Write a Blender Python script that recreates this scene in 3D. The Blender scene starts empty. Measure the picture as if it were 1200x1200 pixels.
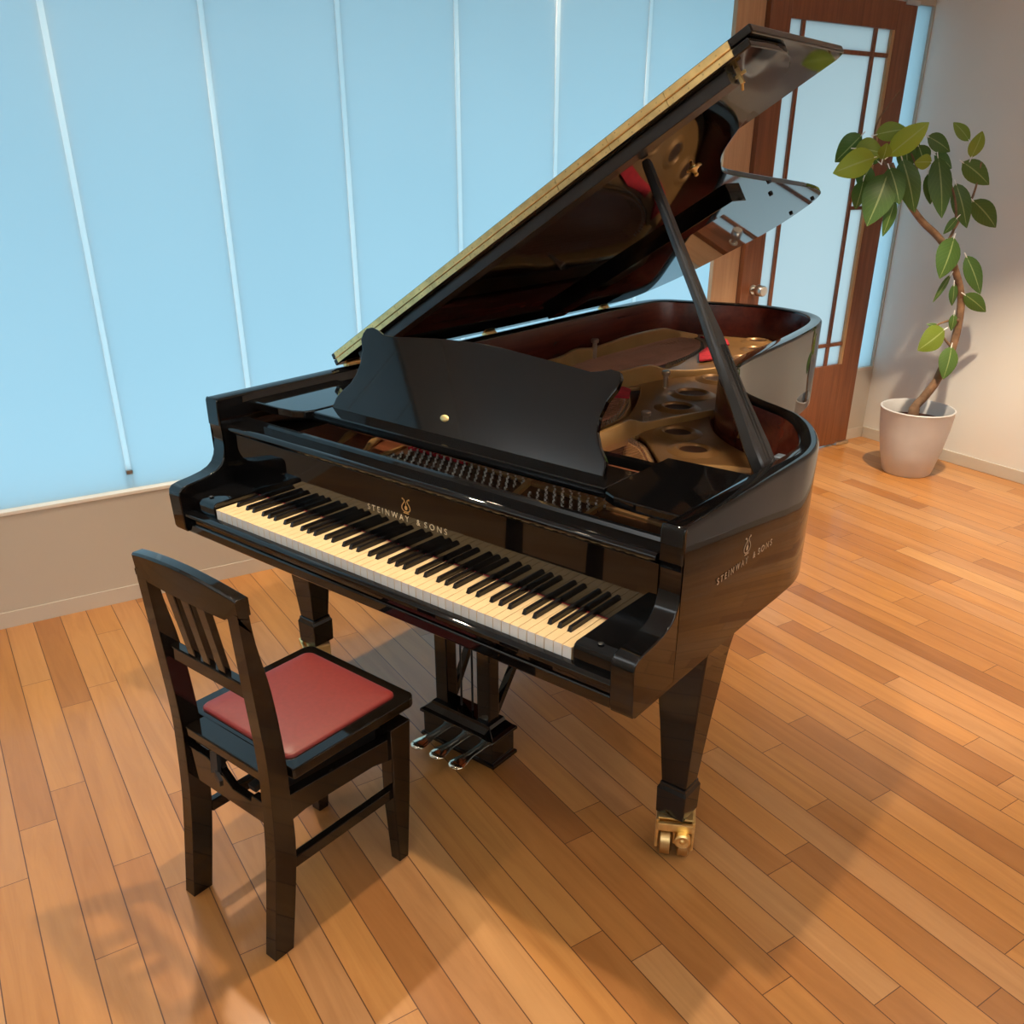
import bpy, bmesh, math, random
from mathutils import Vector, Matrix
random.seed(7)
C = bpy.context.scene.collection
R = math.radians
# ------------------------------------------------------------------ materials
def mat(name):
    m = bpy.data.materials.new(name); m.use_nodes = True
    m.node_tree.nodes.clear(); return m
class N:
    """terse node building"""
    def __init__(s, m): s.m = m; s.t = m.node_tree
    def n(s, typ, **kw):
        x = s.t.nodes.new(typ)
        for k, v in kw.items(): setattr(x, k, v)
        return x
    def l(s, a, b): s.t.links.new(a, b)
    def math(s, op, a, b=None, c=None):
        x = s.n('ShaderNodeMath', operation=op)
        for i, v in enumerate((a, b, c)):
            if v is None: continue
            if hasattr(v, 'is_linked'): s.l(v, x.inputs[i])
            else: x.inputs[i].default_value = v
        return x.outputs[0]
    def ramp(s, fac, stops):
        x = s.n('ShaderNodeValToRGB'); s.l(fac, x.inputs[0])
        e = x.color_ramp.elements
        while len(e) < len(stops): e.new(0.5)
        for i, (p, c) in enumerate(stops): e[i].position = p; e[i].color = (*c, 1)
        return x.outputs[0]
    def mix(s, fac, a, b, blend='MIX'):
        x = s.n('ShaderNodeMix', data_type='RGBA', blend_type=blend)
        for i, v in ((0, fac), (6, a), (7, b)):
            if hasattr(v, 'is_linked'): s.l(v, x.inputs[i])
            else: x.inputs[i].default_value = v if i == 0 else (*v, 1)
        return x.outputs[2]
    def bsdf(s, color, rough=.5, metal=0., spec=.5, coat=0., coat_rough=.03, normal=None, ior=1.5):
        p = s.n('ShaderNodeBsdfPrincipled'); o = s.n('ShaderNodeOutputMaterial')
        for k, v in (('Base Color', color), ('Roughness', rough), ('Metallic', metal), ('Specular IOR Level', spec), ('Coat Weight', coat), ('Coat Roughness', coat_rough), ('IOR', ior)):
            if hasattr(v, 'is_linked'): s.l(v, p.inputs[k])
            else: p.inputs[k].default_value = (*v, 1) if k == 'Base Color' else v
        if normal is not None: s.l(normal, p.inputs['Normal'])
        s.l(p.outputs[0], o.inputs[0]); return p
    def coord(s, scale=(1, 1, 1), rot=(0, 0, 0), out='Object'):
        t = s.n('ShaderNodeTexCoord'); mp = s.n('ShaderNodeMapping')
        mp.inputs['Scale'].default_value = scale; mp.inputs['Rotation'].default_value = rot
        s.l(t.outputs[out], mp.inputs[0]); return mp.outputs[0]
    def noise(s, vec, scale=5, detail=3, rough=.5, dist=0.):
        x = s.n('ShaderNodeTexNoise'); s.l(vec, x.inputs['Vector'])
        x.inputs['Scale'].default_value = scale; x.inputs['Detail'].default_value = detail
        x.inputs['Roughness'].default_value = rough; x.inputs['Distortion'].default_value = dist
        return x.outputs[0]
    def bump(s, h, strength=.2, dist=.002):
        x = s.n('ShaderNodeBump'); x.inputs['Strength'].default_value = strength; x.inputs['Distance'].default_value = dist
        s.l(h, x.inputs['Height']); return x.outputs[0]
def simple(name, color, rough=.5, metal=0., var=.12, nscale=8, **kw):
    m = mat(name); b = N(m)
    f = b.noise(b.coord(), nscale, 4)
    c = b.ramp(f, [(.3, tuple(x*(1-var) for x in color)), (.7, tuple(min(1, x*(1+var)) for x in color))])
    b.bsdf(c, rough, metal, **kw); return m
def wood(name, c0, c1, rough=.35, axis=2, stretch=14, scale=3., **kw):
    m = mat(name); b = N(m)
    sc = [stretch]*3; sc[axis] = 1.
    v = b.coord(tuple(sc))
    f = b.noise(v, scale, 6, .6, .6)
    c = b.ramp(f, [(.3, c0), (.7, c1)])
    b.bsdf(c, rough, **kw); return m
BLACK = simple('black_lacquer', (.0035, .0035, .004), .035, spec=.5, ior=1.5)
BLACKC = simple('chair_lacquer', (.006, .0045, .0035), .05)
BLACKM = simple('black_matte', (.008, .008, .008), .5)
SATIN = simple('black_satin', (.028, .029, .031), .24)
BRASS = simple('brass', (.88, .64, .28), .32, 1., var=.15, nscale=30)
BRASSD = simple('brass_dark', (.62, .44, .20), .35, 1.)
CHROME = simple('pedal_metal', (.80, .74, .60), .15, 1.)
STEEL = simple('steel', (.6, .6, .58), .28, 1.)
PINM = simple('pin_steel', (.80, .76, .68), .22, .45)
GOLD = simple('plate_bronze', (.24, .125, .045), .36, .4, var=.18, nscale=6)
GOLDL = simple('plate_bronze_edge', (.44, .255, .095), .33, .4)
MAHOG = wood('mahogany_inner', (.055, .009, .006), (.10, .018, .010), .22, 1, 16, 2.5)
SOUND = wood('soundboard', (.26, .085, .035), (.36, .13, .055), .32, 1, 30, 2.)
PORTSHADE = simple('port_painted_shade', (.03, .010, .004), .5)  # shade inside the plate ports, painted as a dark disc
COIL = simple('pin_coil', (.10, .055, .035), .4, .5)
FELT = simple('red_felt', (.38, .010, .022), .95, var=.3, nscale=60)
STRING = simple('string_copper', (.42, .20, .13), .35, .5)
IVORY = simple('ivory_key', (.78, .585, .33), .28, var=.05, nscale=20)
IVORYF = simple('ivory_front', (.90, .88, .84), .3, var=.04)
EBONY = simple('ebony_key', (.008, .006, .006), .2)
RED = simple('red_seat_vinyl', (.19, .020, .017), .42, var=.08, nscale=90)
INLAY = simple('inlay', (.75, .66, .50), .35, .25)
POTM = simple('pot_ceramic', (.59, .59, .60), .45, var=.05)
SOIL = simple('soil', (.075, .022, .012), .95, var=.5, nscale=40)
BARK = simple('bark', (.20, .115, .065), .8, var=.35, nscale=25)
def leafmat():
    m = mat('leaf'); b = N(m)
    at = b.n('ShaderNodeAttribute'); at.attribute_name = 'leafcol'
    uv = b.n('ShaderNodeUVMap'); sp = b.n('ShaderNodeSeparateXYZ'); b.l(uv.outputs[0], sp.inputs[0])
    mid = b.math('ABSOLUTE', b.math('SUBTRACT', sp.outputs[0], .5))
    vein = b.math('LESS_THAN', mid, .03)
    side = b.math('LESS_THAN', b.math('FRACT', b.math('MULTIPLY', b.math('SUBTRACT', sp.outputs[1], b.math('MULTIPLY', mid, .6)), 9.)), .1)
    c1 = b.mix(b.math('MULTIPLY', side, .10), at.outputs[0], (.35, .5, .12))
    c = b.mix(b.math('MULTIPLY', vein, .5), c1, (.5, .6, .25))
    p = b.bsdf(c, .42)
    p.inputs['Transmission Weight'].default_value = 0
    tr = b.n('ShaderNodeBsdfTranslucent'); b.l(c, tr.inputs[0])
    ms = b.n('ShaderNodeMixShader'); ms.inputs[0].default_value = .3
    b.l(p.outputs[0], ms.inputs[1]); b.l(tr.outputs[0], ms.inputs[2])
    o = [x for x in m.node_tree.nodes if x.type == 'OUTPUT_MATERIAL'][0]
    b.l(ms.outputs[0], o.inputs[0]); return m
LEAF = leafmat()
def plaster(name, col, rough=.75):
    m = mat(name); b = N(m)
    v = b.coord()
    f = b.noise(v, 1.2, 3); h = b.noise(v, 90, 3)
    c = b.ramp(f, [(.3, tuple(x*.965 for x in col)), (.7, tuple(min(1, x*1.03) for x in col))])
    b.bsdf(c, rough, normal=b.bump(h, .08, .002)); return m
WALLW = plaster('white_plaster', (.76, .75, .72))
WALLB = plaster('beige_plaster', (.53, .48, .41))
CEIL = plaster('ceiling_plaster', (.82, .82, .80))
BASEB = plaster('baseboard_paint', (.57, .52, .45), .45)
DOORW = wood('door_wood', (.16, .052, .021), (.26, .094, .038), .35, 2, 18, 2.5)
JAMBW = wood('jamb_wood', (.46, .265, .145), (.56, .345, .195), .4, 2, 22, 2.5)
STOPW = simple('glazing_stop', (.45, .27, .13), .4)
def finmat():
    m = mat('glass_joint'); b = N(m)
    t = b.n('ShaderNodeBsdfTranslucent'); t.inputs[0].default_value = (1., 1., 1., 1)
    o = b.n('ShaderNodeOutputMaterial'); b.l(t.outputs[0], o.inputs[0]); return m
FIN = finmat()
def glassmat(nm='frosted_glass', k=(1,1,1)):
    m = mat(nm); b = N(m)
    f = b.noise(b.coord((.6, .6, .35)), 1.1, 2)
    c = b.ramp(f, [(.25, (.74*k[0], .775*k[1], .80*k[2])), (.75, (.80*k[0], .825*k[1], .84*k[2]))])
    t = b.n('ShaderNodeBsdfTranslucent'); b.l(c, t.inputs[0])
    g = b.n('ShaderNodeBsdfGlossy'); g.inputs['Roughness'].default_value = .25
    ms = b.n('ShaderNodeMixShader'); ms.inputs[0].default_value = .05
    b.l(t.outputs[0], ms.inputs[1]); b.l(g.outputs[0], ms.inputs[2])
    o = b.n('ShaderNodeOutputMaterial'); b.l(ms.outputs[0], o.inputs[0]); return m
GLASS = glassmat(); GLASSD = glassmat('door_frosted_glass', (1.12, .98, .92))
def floormat():
    m = mat('plank_floor'); b = N(m)
    t = b.n('ShaderNodeTexCoord')
    mp = b.n('ShaderNodeMapping'); mp.vector_type = 'POINT'
    mp.inputs['Rotation'].default_value = (0, 0, R(19.0)); b.l(t.outputs['Object'], mp.inputs[0])
    s = b.n('ShaderNodeSeparateXYZ'); b.l(mp.outputs[0], s.inputs[0])
    u, v = s.outputs[0], s.outputs[1]
    Wd, L = .0925, 1.75
    vv = b.math('ADD', b.math('DIVIDE', v, Wd), .06)
    row = b.math('FLOOR', vv); fv = b.math('FRACT', vv)
    wn = b.n('ShaderNodeTexWhiteNoise', noise_dimensions='1D'); b.l(row, wn.inputs['W'])
    uu = b.math('ADD', b.math('DIVIDE', u, L), b.math('MULTIPLY', wn.outputs[0], 7.))
    col = b.math('FLOOR', uu); fu = b.math('FRACT', uu)
    # each cell is split once more at a random place: boards of varied length
    cb = b.n('ShaderNodeCombineXYZ'); b.l(row, cb.inputs[0]); b.l(col, cb.inputs[1])
    w2 = b.n('ShaderNodeTexWhiteNoise', noise_dimensions='3D'); b.l(cb.outputs[0], w2.inputs['Vector'])
    cut = b.math('ADD', b.math('MULTIPLY', w2.outputs[0], .5), .25)
    second = b.math('GREATER_THAN', fu, cut)
    cb2 = b.n('ShaderNodeCombineXYZ'); b.l(row, cb2.inputs[0]); b.l(col, cb2.inputs[1]); b.l(second, cb2.inputs[2])
    w3 = b.n('ShaderNodeTexWhiteNoise', noise_dimensions='3D'); b.l(cb2.outputs[0], w3.inputs['Vector'])
    rnd = w3.outputs[0]
    # seams
    dv = b.math('MINIMUM', fv, b.math('SUBTRACT', 1., fv))
    du = b.math('MINIMUM', b.math('MINIMUM', fu, b.math('SUBTRACT', 1., fu)), b.math('ABSOLUTE', b.math('SUBTRACT', fu, cut)))
    sv = b.math('LESS_THAN', dv, .0145); su = b.math('LESS_THAN', du, .0006)
    seam = b.math('MAXIMUM', sv, su)
    # grain: stretched along u, shifted per board
    cg = b.n('ShaderNodeCombineXYZ')
    b.l(b.math('ADD', b.math('MULTIPLY', u, 1.6), b.math('MULTIPLY', rnd, 40.)), cg.inputs[0])
    b.l(b.math('ADD', b.math('MULTIPLY', v, 19.), b.math('MULTIPLY', rnd, 17.)), cg.inputs[1])
    b.l(b.math('MULTIPLY', rnd, 9.), cg.inputs[2])
    g1 = b.noise(cg.outputs[0], 1.0, 6, .62, 1.2)
    cg2 = b.n('ShaderNodeCombineXYZ')
    b.l(b.math('ADD', b.math('MULTIPLY', u, 2.2), b.math('MULTIPLY', rnd, 31.)), cg2.inputs[0])
    b.l(b.math('ADD', b.math('MULTIPLY', v, 7.), b.math('MULTIPLY', rnd, 13.)), cg2.inputs[1])
    g2 = b.noise(cg2.outputs[0], 1.3, 3, .5, .6)
    base = b.ramp(rnd, [(0., (.33, .132, .038)), (.15, (.41, .172, .048)), (.45, (.465, .205, .056)), (.7, (.51, .232, .067)), (.86, (.46, .225, .090)), (1., (.55, .285, .105))])
    c = b.mix(b.math('MULTIPLY', b.math('SUBTRACT', g1, .38), 1.7), base, b.mix(1., base, (.66, .56, .46), 'MULTIPLY'))
    c = b.mix(b.math('MULTIPLY', b.math('SUBTRACT', g2, .42), 1.2), c, b.mix(1., c, (1.22, 1.2, 1.15), 'MULTIPLY'))
    c = b.mix(b.math('MULTIPLY', seam, .9), c, (.07, .02, .008))
    hgt = b.math('SUBTRACT', b.math('MULTIPLY', g1, .15), seam)
    rgh = b.math('ADD', .25, b.math('MULTIPLY', g2, .16))
    b.bsdf(c, rgh, normal=b.bump(hgt, .25, .0015), spec=.5, coat=.3, coat_rough=.14); return m
FLOOR = floormat()
# ------------------------------------------------------------------ mesh helpers
def obj(name, bm, m, parent=None, smooth=None, bevel=0., seg=2, kind=None):
    bmesh.ops.recalc_face_normals(bm, faces=bm.faces[:])
    if parent is not None:
        off = Vector(parent.matrix_basis.translation); p = parent.parent
        while p is not None: off += p.matrix_basis.translation; p = p.parent
        bmesh.ops.translate(bm, vec=-off, verts=bm.verts[:])
    me = bpy.data.meshes.new(name); bm.to_mesh(me); bm.free()
    for x in (m if isinstance(m, (list, tuple)) else [m]): me.materials.append(x)
    o = bpy.data.objects.new(name, me); C.objects.link(o)
    if parent is not None: o.parent = parent
    if smooth is not None:
        me.shade_smooth(); me.set_sharp_from_angle(angle=R(smooth))
    if bevel:
        b = o.modifiers.new('bevel', 'BEVEL'); b.width = bevel; b.segments = seg; b.limit_method = 'ANGLE'; b.angle_limit = R(40); b.harden_normals = False
    if kind: o['kind'] = kind
    return o
def empty(name, loc=(0, 0, 0), label=None, cat=None):
    o = bpy.data.objects.new(name, None); C.objects.link(o); o.location = loc; o.empty_display_size = .1
    if label: o['label'] = label; o['category'] = cat
    return o
def BM(): return bmesh.new()
def box(bm, x0, x1, y0, y1, z0, z1, mi=0):
    vs = [bm.verts.new(p) for p in ((x0,y0,z0),(x1,y0,z0),(x1,y1,z0),(x0,y1,z0),(x0,y0,z1),(x1,y0,z1),(x1,y1,z1),(x0,y1,z1))]
    for f in ((0,3,2,1),(4,5,6,7),(0,1,5,4),(1,2,6,5),(2,3,7,6),(3,0,4,7)):
        fa = bm.faces.new([vs[i] for i in f]); fa.material_index = mi
    return vs
def hexa(bm, bot, top, mi=0):
    """loft of two equally long rings"""
    a = [bm.verts.new(p) for p in bot]; b = [bm.verts.new(p) for p in top]; n = len(a)
    bm.faces.new(a[::-1]).material_index = mi; bm.faces.new(b).material_index = mi
    for i in range(n):
        bm.faces.new((a[i], a[(i+1) % n], b[(i+1) % n], b[i])).material_index = mi
def loft(bm, rings, cap=True, mi=0):
    R_ = [[bm.verts.new(p) for p in r] for r in rings]; n = len(R_[0])
    for a, b in zip(R_, R_[1:]):
        for i in range(n): bm.faces.new((a[i], a[(i+1) % n], b[(i+1) % n], b[i])).material_index = mi
    if cap:
        bm.faces.new(R_[0][::-1]).material_index = mi; bm.faces.new(R_[-1]).material_index = mi
def prism(bm, pts, f0, f1, mi=0):
    """polygon pts (2D); f0/f1 map a 2D point to the two end faces"""
    hexa(bm, [f0(p) for p in pts], [f1(p) for p in pts], mi)
def slab(bm, pts, z0, z1, mi=0): prism(bm, pts, lambda p: (p[0], p[1], z0), lambda p: (p[0], p[1], z1), mi)
def sideprism(bm, pts, x0, x1, mi=0): prism(bm, pts, lambda p: (x0, p[0], p[1]), lambda p: (x1, p[0], p[1]), mi)
def frame_for(d):
    d = Vector(d).normalized(); up = Vector((0, 0, 1)) if abs(d.z) < .95 else Vector((1, 0, 0))
    x = d.cross(up).normalized(); return x, d.cross(x).normalized()
def tube(bm, pts, r, seg=10, cap=True, mi=0):
    pts = [Vector(p) for p in pts]; rings = []
    for i, p in enumerate(pts):
        d = (pts[min(i+1, len(pts)-1)] - pts[max(i-1, 0)])
        x, y = frame_for(d); rr = r[i] if isinstance(r, (list, tuple)) else r
        rings.append([p + x*math.cos(2*math.pi*k/seg)*rr + y*math.sin(2*math.pi*k/seg)*rr for k in range(seg)])
    # untwist
    for i in range(1, len(rings)):
        best = min(range(seg), key=lambda s: (rings[i][s]-rings[i-1][0]).length)
        rings[i] = rings[i][best:] + rings[i][:best]
    loft(bm, rings, cap, mi)
def lathe(bm, prof, c, seg=32, axis='z', mi=0):
    """closed profile list of (r, h) revolved about axis through c"""
    c = Vector(c); rings = []
    for r, h in prof:
        ring = []
        for k in range(seg):
            a = 2*math.pi*k/seg; q = (r*math.cos(a), r*math.sin(a), h)
            if axis == 'x': q = (q[2], q[0], q[1])
            if axis == 'y': q = (q[0], q[2], q[1])
            ring.append(c + Vector(q))
        rings.append(ring)
    loft(bm, rings, True, mi)
def bar(bm, a, b, w, h, wdir=None, mi=0, w2=None, h2=None):
    """box section bar from a to b; w along wdir"""
    a, b = Vector(a), Vector(b); d = (b-a).normalized()
    if wdir is None: x, y = frame_for(d)
    else:
        x = Vector(wdir); x = (x - d*x.dot(d)).normalized(); y = d.cross(x)
    w2 = w if w2 is None else w2; h2 = h if h2 is None else h2
    q = ((-1,-1),(1,-1),(1,1),(-1,1))
    hexa(bm, [a + x*s*w/2 + y*t*h/2 for s, t in q], [b + x*s*w2/2 + y*t*h2/2 for s, t in q], mi)
def catmull(pts, n=8, closed=False):
    out = []; P = [Vector(p) for p in pts]; m = len(P)
    for i in range(m if closed else m-1):
        p0 = P[(i-1) % m] if (closed or i > 0) else P[0]
        p1 = P[i]; p2 = P[(i+1) % m]
        p3 = P[(i+2) % m] if (closed or i+2 < m) else P[-1]
        for k in range(n):
            t = k/n
            out.append(.5*((2*p1)+(-p0+p2)*t+(2*p0-5*p1+4*p2-p3)*t*t+(-p0+3*p1-3*p2+p3)*t**3))
    if not closed: out.append(P[-1].copy())
    return out
def offset2(path, d):
    """open 2D polyline offset to its left by d"""
    out = []
    for i, p in enumerate(path):
        a = path[max(i-1, 0)]; b = path[min(i+1, len(path)-1)]
        t = (Vector(b[:2]) - Vector(a[:2])).normalized()
        out.append((p[0] - t.y*d, p[1] + t.x*d))
    return out
def text_mesh(s, size, spacing=1.0):
    cu = bpy.data.curves.new('txt', 'FONT'); cu.body = s; cu.size = size; cu.space_character = spacing; cu.align_x = 'CENTER'
    o = bpy.data.objects.new('txt', cu); C.objects.link(o)
    dg = bpy.context.evaluated_depsgraph_get(); dg.update()
    me = bpy.data.meshes.new_from_object(o.evaluated_get(dg))
    bm = BM(); bm.from_mesh(me); bpy.data.objects.remove(o); bpy.data.meshes.remove(me); return bm
# ------------------------------------------------------------------ camera
cam = bpy.data.cameras.new('camera'); co = bpy.data.objects.new('camera', cam); C.objects.link(co)
yaw, pitch, roll = -.647456899, .444256133, .0143618577
F = Vector((math.sin(yaw)*math.cos(pitch), math.cos(yaw)*math.cos(pitch), -math.sin(pitch)))
Rr = Vector((math.cos(yaw), -math.sin(yaw), 0)); U = Rr.cross(F)
X = Rr*math.cos(roll) + U*math.sin(roll); Y = -Rr*math.sin(roll) + U*math.cos(roll)
M = Matrix((X, Y, -F)).transposed().to_4x4(); M.translation = (1.52291664, -1.30574479, 1.67899759)
co.matrix_world = M
cam.sensor_width = 36; cam.sensor_fit = 'HORIZONTAL'; cam.lens = 36*1052.0841/1200
cam.shift_x = -26.986/1200; cam.shift_y = 69.8575/1200; cam.clip_start = .02
bpy.context.scene.camera = co
def px(x, y, P, n):
    """where the sight line of a pixel of the measured photograph meets a plane (used only to place things at build time)"""
    d = F + X*(x-626.986)/1052.0841 - Y*(y-669.8575)/1052.0841
    o = M.translation; n = Vector(n); t = (Vector(P)-o).dot(n)/d.dot(n); return o + d*t
# ------------------------------------------------------------------ room
W0 = Vector((-1.78406, .061955, 0)); D = Vector((.33790691, .94117954, 0)); NN = Vector((.94117954, -.33790691, 0))
def wl(s, t, z): return W0 + D*s + NN*t + Vector((0, 0, z))
def wbox(bm, s0, s1, t0, t1, z0, z1, mi=0):
    hexa(bm, [wl(s0,t0,z0), wl(s1,t0,z0), wl(s1,t1,z0), wl(s0,t1,z0)], [wl(s0,t0,z1), wl(s1,t0,z1), wl(s1,t1,z1), wl(s0,t1,z1)], mi)
SC, ZC, S0, T1 = 4.672, 2.72, -3.6, 6.2      # corner, ceiling height, wall behind the camera, far side
SILL, HEAD = .45, 2.37
ST = lambda n, bm, m, **k: obj(n, bm, m, kind='structure', **k)
b = BM(); wbox(b, S0-.2, SC+.2, -.2, T1+.2, -.05, 0); ST('floor', b, FLOOR)
b = BM(); wbox(b, S0-.2, SC+.2, -.2, T1+.2, ZC, ZC+.1); ST('ceiling', b, CEIL)
b = BM()
wbox(b, S0, 3.215, -.12, 0, 0, SILL)
wbox(b, 4.475, SC, -.12, 0, 0, SILL)
wbox(b, S0, SC, -.12, 0, HEAD, ZC)
wbox(b, 4.664, SC, -.12, 0, SILL, HEAD)
wbox(b, S0-.1, S0+1.3, -.12, 0, SILL, HEAD)
ST('wall_left', b, WALLB)
# right wall: turns off the corner a little wider than square
cw = wl(SC, 0, 0); ew = cw + Vector((math.cos(R(-17.6)), math.sin(R(-17.6)), 0))*(T1+.3)
rn = (ew-cw).normalized(); rp = Vector((-rn.y, rn.x, 0))
def rbox(bm, a0, a1, t0, t1, z0, z1):
    f = lambda a, t, z: cw + rn*a - rp*t + Vector((0,0,z))
    hexa(bm, [f(a0,t0,z0), f(a1,t0,z0), f(a1,t1,z0), f(a0,t1,z0)], [f(a0,t0,z1), f(a1,t0,z1), f(a1,t1,z1), f(a0,t1,z1)])
b = BM(); rbox(b, -.1, T1+.3, -.12, 0, 0, ZC); ST('wall_right', b, WALLW)
b = BM(); wbox(b, S0-.12, S0, -.12, T1+.12, 0, ZC); ST('wall_front', b, WALLB)
b = BM(); wbox(b, S0-.12, SC+.2, T1, T1+.12, 0, ZC); ST('wall_back', b, WALLB)
b = BM(); wbox(b, S0, 3.215, .0, .004, 0, .063); wbox(b, 4.475, SC, 0, .004, 0, .066); ST('baseboard_left', b, BASEB)
b = BM(); rbox(b, .008, T1, 0, .009, 0, .068); ST('baseboard_right', b, BASEB, bevel=.002)
# sill board and the glass bays
b = BM(); wbox(b, S0+1.3, 3.215, -.10, .004, SILL-.012, SILL+.002); ST('trim_1', b, plaster('sill_paint', (.74, .70, .63), .5), bevel=.002)
mull = [.31 - .4865*k for k in range(5, 0, -1)] + [.31, .803, 1.292, 1.781, 2.262, 2.751]
edges = [S0+1.3] + mull + [3.27]
wi = 1
for a, c in zip(edges, edges[1:]):
    if c - a < .05: continue
    b = BM(); wbox(b, a+(.0095 if a in mull else 0), c-(.0095 if c in mull else 0), -.045, -.033, SILL, HEAD)
    o = ST('window_%d' % wi, b, GLASS); wi += 1
ti = 2
for s in mull:
    b = BM(); wbox(b, s-.0095, s+.0095, -.044, -.030, .525, HEAD, 0); wbox(b, s-.011, s+.011, -.047, -.018, .512, .527, 1); wbox(b, s-.0095, s+.0095, -.044, -.034, SILL, .512, 2)
    ST('trim_%d' % ti, b, [FIN, STEEL, GLASS]); ti += 1
b = BM(); wbox(b, 4.466, 4.668, -.030, -.018, SILL, HEAD); ST('window_%d' % wi, b, GLASS)
b = BM(); wbox(b, 4.475, SC, -.10, .003, SILL-.012, SILL+.004); ST('trim_%d' % ti, b, BASEB); ti += 1
# jamb panel of paler wood and the glazed door
b = BM(); wbox(b, 3.215, 3.397, -.006, .022, 0, HEAD+.03); ST('trim_%d' % ti, b, JAMBW, bevel=.002); ti += 1
def door():
    r = empty('door_1', wl(3.95, .03, 0)); r['kind'] = 'structure'
    s0, s1, g0, g1, zb, zg, zt, z1 = 3.402, 4.462, 3.542, 4.312, .012, .515, 2.236, 2.365
    b = BM()
    wbox(b, s0, g0, .005, .048, zb, z1); wbox(b, g1, s1, .005, .048, zb, z1)
    wbox(b, g0, g1, .005, .048, zb, zg); wbox(b, g0, g1, .005, .048, zt, z1)
    k = lambda n, bm, m, **q: obj(n, bm, m, r, kind='structure', **q)
    k('door_frame', b, DOORW, bevel=.002)
    b = BM(); wbox(b, g0, g1, .022, .030, zg, zt); k('door_glass', b, GLASSD)
    b = BM(); wbox(b, g1-.022, g1, .006, .046, zg, zt); k('glazing_stop', b, STOPW)
    b = BM()
    for s in (3.640, 4.172): wbox(b, s-.011, s+.011, .018, .042, zg, zt)
    for z in (2.120, .636): wbox(b, g0, g1, .019, .041, z-.010, z+.010)
    wbox(b, 4.172, g1, .019, .041, 1.374, 1.392)
    k('muntin_grid', b, DOORW)
    b = BM()
    c0 = wl(3.487, .048, .998); x, y = NN, Vector((0,0,1))
    def ring(t, rr, n=24): return [c0 + NN*t + D*math.cos(2*math.pi*i/n)*rr + y*math.sin(2*math.pi*i/n)*rr for i in range(n)]
    loft(b, [ring(0,.024), ring(.006,.024), ring(.007,.013), ring(.03,.013), ring(.034,.026), ring(.038,.029), ring(.075,.0285), ring(.082,.024)])
    k('door_knob', b, STEEL, smooth=40)
    b = BM(); wbox(b, 4.36, 4.47, .004, .062, .002, .022); wbox(b, 4.36, 4.47, .004, .055, 2.352, 2.375); k('pivot_hinge', b, STEEL, bevel=.002)
door()
b = BM(); wbox(b, S0, SC+.4, -1.5, -.16, HEAD+.12, HEAD+.24); ST('trim_%d' % ti, b, CEIL)  # unseen outdoor overhang, added to darken the top of the panes
# ------------------------------------------------------------------ grand piano
ZR, ZB = 1.0085, .655
GP = empty('grand_piano', (0, .3, 0), 'black lacquered concert grand piano with its lid propped open, standing on the plank floor', 'piano')
P_ = lambda n, bm, m, par=GP, **k: obj(n, bm, m, par, **k)
outer = [(-.783,.16),(-.784,.9),(-.785,1.7),(-.784,2.25),(-.780,2.47),(-.758,2.60),(-.70,2.672),(-.60,2.715),(-.444,2.778),(-.30,2.818),(-.20,2.826),(-.09,2.802),(.0,2.752),(.075,2.665),(.118,2.55),(.148,2.393),(.178,2.109),(.195,1.80),(.215,1.604),(.255,1.45),(.325,1.32),(.40,1.237),(.479,1.181),(.552,1.142),(.617,1.103),(.679,1.042),(.730,.962),(.770,.875),(.789,.79),(.792,.70),(.791,.60),(.789,.36),(.785,.16)]
op = [(p.x, p.y) for p in catmull([(a, c, 0) for a, c in outer], 5)]
TH = .052
ip = offset2(op, -TH)
b = BM()
n = len(op); prof = [(0, ZB, 0), (0, ZR-.010, 0), (.0025, ZR-.004, 0), (.007, ZR, 0), (TH-.006, ZR, 0), (TH-.002, ZR-.003, 0), (TH, ZR-.008, 0)]
rows = []
for d, z, _ in prof:
    q = offset2(op, -d); rows.append([b.verts.new((x, y, z)) for x, y in q])
inn2 = [b.verts.new((x, y, .80)) for x, y in ip]; inn3 = [b.verts.new((x, y, ZB)) for x, y in ip]
rows += [inn2, inn3]
m_ = len(rows)
for j in range(m_):
    for i in range(n-1):
        f = b.faces.new((rows[j][i], rows[j][i+1], rows[(j+1) % m_][i+1], rows[(j+1) % m_][i]))
        if j == 6 and op[i][1] > .60: f.material_index = 1
for e in (0, n-1): b.faces.new([rows[j][e] for j in range(m_)])
P_('rim', b, [BLACK, MAHOG], smooth=38)
# cheek arms with the scrolled front
armp = [(.1615,ZB),(.06,ZB),(.0,.648),(-.006,.66),(-.010,.755),(-.007,.771),(.002,.781),(.024,.786),(.067,.791),(.100,.797),(.124,.806),(.140,.818),(.150,.835),(.156,.856),(.159,.880),(.158,.905),(.155,.925),(.151,.930),(.151,.9995),(.155,ZR),(.1615,ZR)]
for x0, x1 in ((-.785, -.731), (.731, .785)):
    b = BM(); sideprism(b, armp, x0, x1); P_('cheek_arm', b, BLACK, smooth=32, bevel=.003)
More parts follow.
